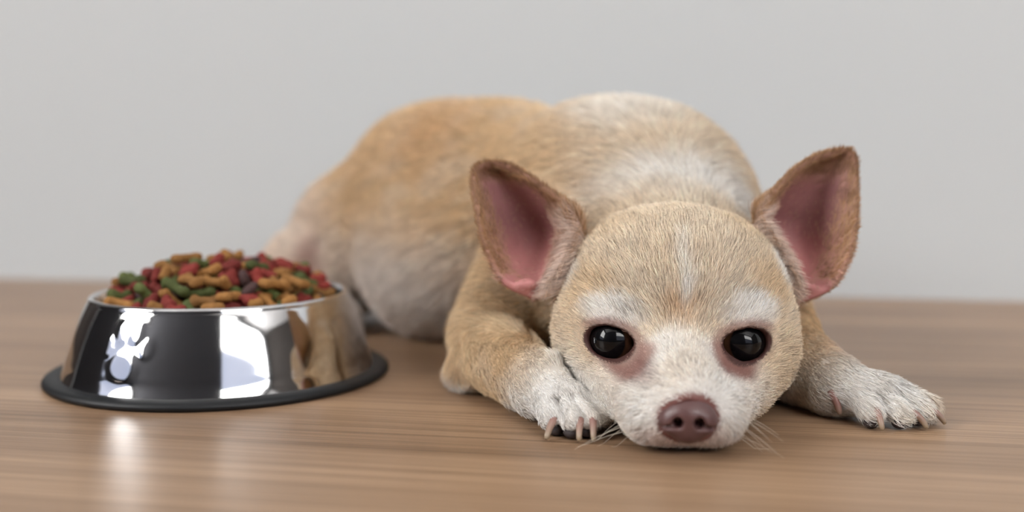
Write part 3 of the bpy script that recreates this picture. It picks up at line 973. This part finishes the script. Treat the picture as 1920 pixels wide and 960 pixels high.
# settled heap: kind letter, x, y, z in 1/100 cm from the bowl's centre, quaternion in 1/100; best exposed first
HEAP = """
o101,-541,407,5,47,88,-6 r-71,-540,379,12,-10,-60,-78 g-1,-512,384,54,-75,38,2 r180,-502,368,28,-54,56,57 o-202,-497,378,37,77,-48,18 
r-126,-483,409,61,-59,52,6 o40,-430,422,97,23,0,-1 o147,-428,445,6,76,64,-1 r-304,-426,367,19,25,-58,75 r246,-421,428,6,11,-99,-9 
r-213,-420,412,88,26,-39,3 o325,-382,411,23,-40,-89,-3 o-407,-376,404,2,10,7,99 g-328,-362,368,42,-24,87,-9 g-246,-342,438,0,82,42,-40 
d217,-340,461,11,32,8,-94 o407,-336,419,85,15,-9,-50 o-48,-335,493,92,14,0,-37 o57,-308,478,18,8,46,86 o320,-307,487,1,-91,-40,7 
g-415,-271,426,36,-76,-44,31 g-164,-256,465,44,-50,55,-52 r466,-253,398,27,-18,90,29 r101,-247,482,19,35,-43,81 d166,-231,483,58,36,-72,-9 
r221,-222,487,69,44,-57,-5 o-4,-214,513,21,31,92,13 r-96,-211,518,6,-80,-55,-24 o-211,-184,480,29,-71,35,-54 o391,-182,480,27,11,5,96 
r85,-163,534,23,-79,57,3 r-263,-162,479,42,-65,36,-52 g-369,-160,476,93,-29,3,-23 r-462,-155,427,20,-23,-4,-95 r259,-151,486,12,79,52,-28 
r14,-128,541,58,50,61,19 g192,-117,528,10,56,-82,6 g359,-107,453,26,-9,96,-3 o-140,-103,566,93,-1,-2,36 g-62,-100,536,3,38,-92,13 
o-223,-97,520,98,10,8,-16 r-339,-93,480,15,-91,23,-30 o102,-57,517,42,9,-9,-90 o299,-48,492,72,-5,1,-69 g-420,-38,461,91,-16,25,27 
g405,-22,457,18,90,38,-9 o509,-2,408,50,78,36,6 r-341,-2,491,29,-4,-8,-95 o-18,9,541,36,-82,-43,-14 o-473,9,458,3,26,-96,-6 r-192,28,517,16,-33,-93,6 
d146,54,517,57,69,17,41 r288,64,518,21,-76,-61,11 r375,100,487,58,-14,39,70 g-279,103,494,60,-44,13,-65 o-32,103,544,0,100,-5,4 
g-434,106,449,51,-83,-9,22 r138,113,503,68,-50,-54,-4 o-140,127,507,13,96,-9,-23 d68,127,505,6,44,-84,-30 d531,140,403,3,8,1,-100 
o224,172,476,24,13,96,6 o-6,177,528,26,2,96,14 r141,184,516,54,-33,-72,-29 g445,191,419,29,-73,45,-42 g-308,195,435,63,-77,9,-3 
o-180,197,464,2,-88,-46,12 r-96,200,478,64,32,14,69 o292,-461,371,24,68,-43,55 o-38,-461,351,4,29,-81,51 o336,237,461,49,-29,44,-69 
r153,-422,395,10,99,3,-1 r204,262,487,5,-81,24,54 o265,262,497,26,-31,42,-81 o414,265,451,66,-35,-29,60 r-51,266,522,18,40,-34,83 
g153,277,482,50,-50,-70,13 o-115,-385,416,25,-32,-20,-89 o-345,290,432,18,-10,2,98 g-92,-374,463,24,-24,-87,35 r-186,309,448,40,-73,-49,25 
g-6,-357,437,9,99,-4,9 r29,312,504,11,-6,96,-25 r-430,326,362,56,61,12,55 d-169,-336,403,12,-11,-64,-75 o-115,342,487,42,-21,-4,88 
o231,364,464,52,64,-48,-28 r83,366,429,96,23,-6,-17 r-375,-290,395,33,-31,0,89 d-291,378,423,23,89,-26,-30 r-223,388,416,40,76,3,-52 
r-463,-256,398,8,-94,-4,34 g172,439,430,25,-10,56,-79 o-161,446,443,30,49,-14,-81 o54,450,427,5,96,21,16 r-318,-213,440,16,13,86,-47 
o324,-203,454,44,80,40,-7 o346,477,413,1,45,89,9 r-507,-187,370,20,-60,-47,62 o511,-170,352,27,80,16,52 r-380,-159,410,9,-28,88,-37 
g430,-147,423,56,27,-24,-74 o-104,531,402,4,-6,-4,-100 g138,533,410,6,-57,-82,2 g451,-89,371,15,-94,-30,-4 g-489,-68,364,36,82,44,7 
r-219,-58,482,13,-19,-95,-21 d532,-55,373,58,20,-78,-13 o23,-37,503,15,86,40,29 g-120,-33,530,74,9,16,-65 r-254,16,471,92,19,5,-34 
r201,17,498,79,-56,-20,-13 r93,27,471,84,-13,0,-52 o-496,46,409,30,7,-2,95 r492,56,421,72,-41,-10,55 r445,77,451,74,-49,-11,46 
r-316,89,456,26,-29,-12,-91 r205,91,493,50,24,82,11 o-474,165,407,73,-53,-18,39 g372,171,467,48,25,-43,72 r89,-479,362,39,1,-17,-90 
o38,199,487,59,23,0,78 o-229,212,406,60,23,-34,68 d-507,217,383,61,-32,-72,1 d96,222,498,60,44,42,53 g-426,244,345,27,89,-1,-36 
r244,-421,356,37,8,-58,-72 o478,268,388,58,-59,52,-21 o-343,273,388,3,97,-23,10 r83,-391,378,76,7,47,-45 r334,-382,318,42,81,-34,24 
o19,-375,365,93,-7,25,24 r-233,307,409,32,-35,-88,-1 o370,324,396,6,-17,42,-89 r157,-330,398,40,88,-23,5 r250,-312,406,61,-20,-40,-65 
r419,-301,358,68,18,-58,41 o-38,372,415,71,18,35,-58 o-8,372,472,86,40,2,32 r72,-293,408,22,-36,-90,7 r-60,-273,462,34,14,-5,93 
g179,-269,423,87,-47,-3,16 o278,398,395,83,0,-1,56 d-292,-268,405,31,86,0,-40 g317,-263,422,34,-34,-2,-88 o-111,417,422,2,-76,-64,-16 
r-229,-235,433,58,6,38,72 g-292,443,376,12,-94,-32,-6 r222,466,359,24,32,-91,7 r-12,484,371,96,24,-4,-16 g-10,-177,460,1,-74,67,-3 
r453,-177,367,27,80,33,43 o-201,494,385,9,-46,-23,-85 r145,514,345,60,-73,32,0 o239,-148,436,86,-25,7,-44 d-115,519,334,48,-73,-42,-23 
o53,521,379,0,40,63,66 r148,-141,492,35,5,4,94 o355,-80,396,23,84,35,34 r469,-75,300,8,59,-51,62 r-455,-63,419,12,-9,-98,15 o87,-59,465,2,12,-4,-99 
g-305,-49,451,82,8,-11,-56 r190,-48,464,34,60,18,70 r-77,-44,468,2,-86,-51,8 g247,-35,461,12,64,-76,1 d333,-1,442,67,0,-4,-74 d8,10,459,11,-99,-7,8 
o400,12,372,33,-37,-31,81 g-523,23,358,69,6,-10,-72 o-120,27,489,15,25,-18,-94 o112,34,410,14,42,-88,13 r-388,55,424,22,72,-5,65 
g332,76,456,42,-10,20,88 r254,81,462,57,-30,-32,69 d-183,88,460,25,77,23,54 d371,95,408,97,-2,-24,-7 r-19,104,493,91,-13,-3,40 
g-55,-513,304,79,-58,-4,-18 o-490,164,339,81,-17,1,56 o231,164,385,26,-96,-3,6 d27,-501,311,4,51,36,-78 r112,-497,301,65,-34,31,60 
r-94,182,414,89,6,0,-46 r-378,188,378,13,-69,-71,1 o269,197,436,1,-79,-60,-12 g1,200,446,94,11,11,29 o-135,-431,356,80,-51,-22,-24 
d-208,-410,278,3,90,44,-8 o-259,-399,333,2,-62,-72,-32 o-4,287,452,39,2,-10,-92 r-178,-379,361,5,7,85,-51 r-107,296,452,21,33,92,-5 
r227,-369,380,22,68,-54,44 d176,331,452,21,-8,95,22 o-406,-332,327,3,-45,-27,-85 o319,354,363,15,45,-43,-77 o26,-291,381,94,9,28,19 
r-239,-285,357,92,-25,-2,30 o-322,-267,346,53,56,-64,-3 g62,405,385,23,-94,-25,-9 r-304,416,304,59,1,50,-64 o-410,-247,345,85,36,-10,36 
g415,-242,343,34,-10,-50,79 d275,-235,379,58,67,43,15 d-101,-223,442,4,70,-67,-25 g81,448,339,4,11,99,2 o-419,-183,334,100,-2,3,9 
o53,-171,471,28,-63,-62,38 g157,-153,438,21,88,-42,-10 g-34,518,313,18,-26,87,37 r-89,-139,488,8,20,-98,0 o-157,-113,455,52,-58,-44,45 
o-436,-107,373,11,43,-90,-3 d-358,-77,412,3,96,15,-22 r55,-62,406,20,-19,3,96 o-112,-24,417,42,0,-11,90 o-513,5,299,63,34,34,61 
r-387,6,373,0,46,-81,36 r498,16,288,18,78,53,29 o314,33,398,51,9,4,85 o-443,84,381,14,-78,-60,-7 d424,89,370,16,-80,9,-56 r523,93,338,60,-23,75,-14 
r-135,94,435,63,17,73,-18 r-247,106,441,76,-16,-44,46 o473,132,361,49,47,-33,-66 o119,141,442,75,25,17,59 g-319,145,406,20,8,-87,-44 
d335,167,400,10,87,5,48 r-166,-473,307,9,-18,51,84 o141,-445,314,72,-62,-12,-30 g-258,237,350,10,0,-47,88 g33,-420,291,38,-38,-60,59 
o215,265,417,7,80,57,16 r165,-398,314,31,-41,-52,-68 o-127,269,403,5,-30,95,-8 r-61,-380,340,87,-6,-4,-48 o101,292,456,16,-70,-65,-23 
o388,295,338,40,90,-14,-2 r142,319,394,19,96,-20,7 o-293,330,376,93,4,25,-27 g317,-331,367,91,30,-29,6 d118,-331,341,16,94,-29,1 
g-211,-326,311,85,-39,-30,16 o-330,-325,313,83,-39,37,-15 d-114,-306,430,67,-47,15,-56 r-113,366,355,12,52,70,48 d369,367,307,79,48,-25,-27 
g-30,371,333,1,-45,89,2 r224,-293,338,7,-40,-91,-7 r-50,-282,373,76,14,33,54 r168,396,394,76,-20,8,62 d292,410,286,13,24,90,34 
d-49,410,384,71,20,32,-59 o-145,-238,404,20,-83,-50,13 o-203,443,336,6,-9,-92,36 r109,-220,413,22,12,88,40 o-94,447,349,55,22,-30,75 
r-22,-218,406,26,69,-67,3 r203,451,312,22,34,-88,24 d-27,455,298,50,-58,-51,-39 r228,-205,372,70,-64,-16,28 o-184,-197,377,84,8,17,-52 
r-311,-191,357,22,38,34,83 g-264,-173,381,73,-41,40,-36 r325,-171,359,61,79,9,-4 r-85,-139,432,12,-94,-30,13 g17,-138,412,86,-13,1,-49 
g492,-128,306,61,-65,-45,-4 o148,-123,382,24,-96,8,-11 r-481,-113,311,92,4,-20,33 d-220,-108,412,66,-71,-24,3 g-324,-97,339,85,-2,46,27 
o274,-94,398,42,31,-6,-85 o333,-45,342,100,-3,4,8 o-233,-44,426,4,97,24,6 r432,-21,302,61,30,-56,-48 g-318,-21,378,13,19,-47,-85 
g160,-15,424,62,-13,35,-69 o-1,-6,358,81,18,-2,-56 r-15,-6,410,1,-19,98,9 r241,10,401,24,-4,-96,15 d-228,39,414,7,2,-47,-88 d62,51,367,0,66,-76,3 
r-72,52,450,22,-82,53,2 r-316,55,409,12,-13,-18,-97 o-431,72,311,91,18,27,-25 r-68,83,405,67,20,12,-71 r214,89,360,31,-14,0,-94 
g24,89,398,22,40,88,-14 r191,98,423,65,16,2,74 r-231,116,333,34,-34,-83,-28 r18,116,442,18,98,13,-2 g377,152,368,26,-49,82,15 
d-166,158,411,34,-45,15,-81 d-373,187,315,38,91,17,2 o-20,211,398,64,12,-14,75 r464,222,303,24,-89,5,-38 g-188,225,306,8,100,-3,0 
d233,-440,286,23,-26,23,91 g364,229,374,22,46,-4,-86 r-48,-411,288,93,-8,3,36 r-85,267,358,71,-3,-17,68 o-136,-379,297,24,55,74,30 
g230,-369,308,63,75,-10,-18 r44,303,400,12,76,-63,5 g-332,317,330,87,13,10,46 o-198,326,331,50,-56,-64,16 o-390,328,299,12,46,-79,-39 
o254,378,316,40,-37,81,19 r336,-263,346,20,85,-48,-5 g-232,404,311,16,40,-76,49 d146,-259,356,18,76,62,-11 o-402,-239,282,38,8,4,92 
r-124,454,282,97,15,2,-18 d91,-201,349,69,-10,19,-70 r54,488,287,60,29,16,-73 o-63,-131,369,58,-6,6,-81 d387,-115,332,98,6,11,13 
d-130,-113,385,41,-54,48,-56 r192,-67,365,14,-46,88,6 r-201,-8,363,13,-60,-77,-15 r-100,-2,372,4,-87,-49,-4 g238,12,338,27,4,-94,21 
d467,32,354,25,40,75,-47 o66,51,322,92,-2,-1,38 o-348,117,348,0,-4,-37,-93 r-469,126,286,92,21,14,32 r119,143,364,44,-14,-12,88 
r68,164,401,53,-13,-25,80 o420,180,333,32,-63,70,-4 g-119,192,360,3,-97,24,2 d-439,222,284,62,-16,27,-72 o269,258,380,25,-19,-16,94 
r298,264,310,65,51,18,-53 o-330,287,281,56,-3,7,-82 g-159,307,357,1,74,-44,-51 r87,-355,296,12,-4,3,99 g121,312,342,96,-25,-2,-16 
g214,328,339,56,40,-14,71 d373,-328,304,47,52,-57,42 r-73,-304,304,4,-26,96,-7 d165,375,337,44,0,28,-85 r-261,-273,294,97,-1,-6,-25 
r3,-248,329,38,20,26,-87 g192,-234,304,2,27,96,7 g117,440,285,30,-84,-46,3 d444,-219,284,93,-14,-28,-21 d-226,-185,301,0,-2,-100,0 
d-318,-174,294,30,-6,6,-95 g121,-174,394,44,-84,31,-4 o249,-156,317,49,-85,-17,10 r24,-147,361,78,0,8,62 o334,-86,296,2,88,-48,0 
r-266,-67,361,94,-20,11,-25 g172,-54,317,10,-1,8,-99 g-92,-35,323,0,-6,-100,8 o-348,-10,307,38,-93,1,0 r-449,-9,300,46,-54,66,-25 
r146,21,334,17,-61,71,31 g-281,46,350,14,-98,-1,10 o304,63,353,77,-1,5,-64 r-316,70,302,6,-76,-64,3 r287,92,305,50,6,1,-86 g184,95,314,93,-8,3,-36 
r-18,95,326,96,-8,1,28 o-353,145,290,1,-99,-13,1 g-274,174,332,10,34,3,94 g312,179,310,38,-26,-74,49 r189,212,358,17,-96,-20,-6 
o101,229,368,27,90,1,34 o339,311,281,6,24,96,11 g-250,319,291,31,-44,66,-53 o154,381,285,40,1,4,-92 g-111,-273,355,80,8,24,55 r389,-180,300,45,86,4,24 
g-225,-140,347,3,-100,-7,-5 g214,-104,312,98,-1,0,19 r-376,-89,312,84,-7,49,21 r96,-34,367,83,12,-25,-48 o-179,51,315,2,52,-85,-3 
g-99,72,342,13,-61,77,16 r419,73,298,27,18,-92,19 g-180,92,381,28,-35,-89,9 d470,134,282,39,-20,-18,88 r133,194,314,41,3,-6,91 r14,267,358,4,-90,43,2 
g111,276,312,6,2,38,92 d12,-319,314,87,45,10,18 o-129,348,291,1,-94,36,0 r29,356,297,6,-25,96,-5 g128,-278,307,4,18,96,21 d-59,392,285,0,-27,-96,-1 
r360,-259,283,97,-4,2,24 o287,-256,302,34,-64,60,-34 r-157,-252,306,2,94,-35,1 o-96,-147,324,76,21,16,59 g-418,-124,291,39,80,-41,-22 
d-174,-63,378,45,-86,2,24 r355,26,297,6,-19,98,4 r386,204,285,92,10,-4,38 o-60,209,313,2,55,83,3 r219,222,305,5,-69,72,6 g1,258,308,4,-55,-83,6 
r-142,149,332,31,5,-92,22 r47,150,331,27,5,-95,12 g-28,-145,322,5,64,-76,-6 o-195,-90,313,0,98,-18,0 d45,-192,312,0,-84,-54,0 g87,-113,322,3,35,93,8 
"""


def kibble_mat(name, c):
    m = bpy.data.materials.new(name); m.use_nodes = True
    nn = m.node_tree.nodes; ll = m.node_tree.links; b = nn['Principled BSDF']
    b.inputs['Roughness'].default_value = 0.75; b.inputs['Specular IOR Level'].default_value = 0.25
    oi = nn.new('ShaderNodeObjectInfo')
    hs = nn.new('ShaderNodeHueSaturation'); hs.inputs['Color'].default_value = (*[float(x) for x in lin(*c)], 1)
    mr = nn.new('ShaderNodeMapRange'); mr.inputs['To Min'].default_value = 0.65; mr.inputs['To Max'].default_value = 1.25
    ll.new(oi.outputs['Random'], mr.inputs['Value']); ll.new(mr.outputs[0], hs.inputs['Value'])
    tn = nn.new('ShaderNodeTexNoise'); tn.inputs['Scale'].default_value = 600
    tcc = nn.new('ShaderNodeTexCoord'); ll.new(tcc.outputs['Object'], tn.inputs['Vector'])
    bu = nn.new('ShaderNodeBump'); bu.inputs['Strength'].default_value = 0.5; bu.inputs['Distance'].default_value = 0.0006
    ll.new(tn.outputs['Fac'], bu.inputs['Height']); ll.new(bu.outputs[0], b.inputs['Normal'])
    ll.new(hs.outputs[0], b.inputs['Base Color'])
    return m


KINFO = {'r': ('red', (122, 47, 41), 'brick red clover-shaped kibble', 'red kibble pieces'),
         'o': ('orange', (142, 100, 54), 'orange-brown bone-shaped kibble', 'orange-brown kibble pieces'),
         'g': ('green', (84, 92, 50), 'olive green bent bone kibble', 'green kibble pieces'),
         'd': ('dark', (70, 51, 50), 'dark brown round kibble', 'dark brown kibble pieces')}
KOBJ = {}
KM = {k: kibble_mat(v[0] + '_kibble', v[1]) for k, v in KINFO.items()}
for tok in HEAP.split()[:300]:
    k = tok[0]; num = [int(x) / 100 for x in tok[1:].split(',')]
    rr = math.hypot(num[0], num[1])
    if rr > 4.5:                                       # keep the outer pieces inside the rim
        q_ = (4.5 + (rr - 4.5) * 0.45) / rr; num[0] *= q_; num[1] *= q_
    loc = np.array([BX + num[0], BY + num[1], num[2] - 0.22 * float(smoothstep(2.4, 5.2, rr))])
    if k not in KOBJ:
        kv, kq = SHAPES[KINFO[k][0]]
        o = KOBJ[k] = mesh_obj('kibble_piece', kv, kq, KM[k])
    else:
        o = KOBJ[k].copy(); COL.objects.link(o)
    o.rotation_mode = 'QUATERNION'; o.rotation_quaternion = Quaternion(num[3:7]).normalized()
    o.location = Vector(loc * S)
    an = math.degrees(math.atan2(num[0], -num[1]))     # 0 faces the camera
    zone = ('at the crown of the heap in the steel bowl' if rr < 2.2 else
            'on the near slope of the heap in the steel bowl' if abs(an) < 40 else
            'on the far slope of the heap in the steel bowl' if abs(an) > 130 else
            'on the left slope of the heap in the steel bowl' if an < 0 else 'on the right slope of the heap, nearest the dog')
    tag(o, KINFO[k][2] + ' ' + zone, 'kibble', KINFO[k][3] + ' ' + zone.replace(' in the steel bowl', ''))
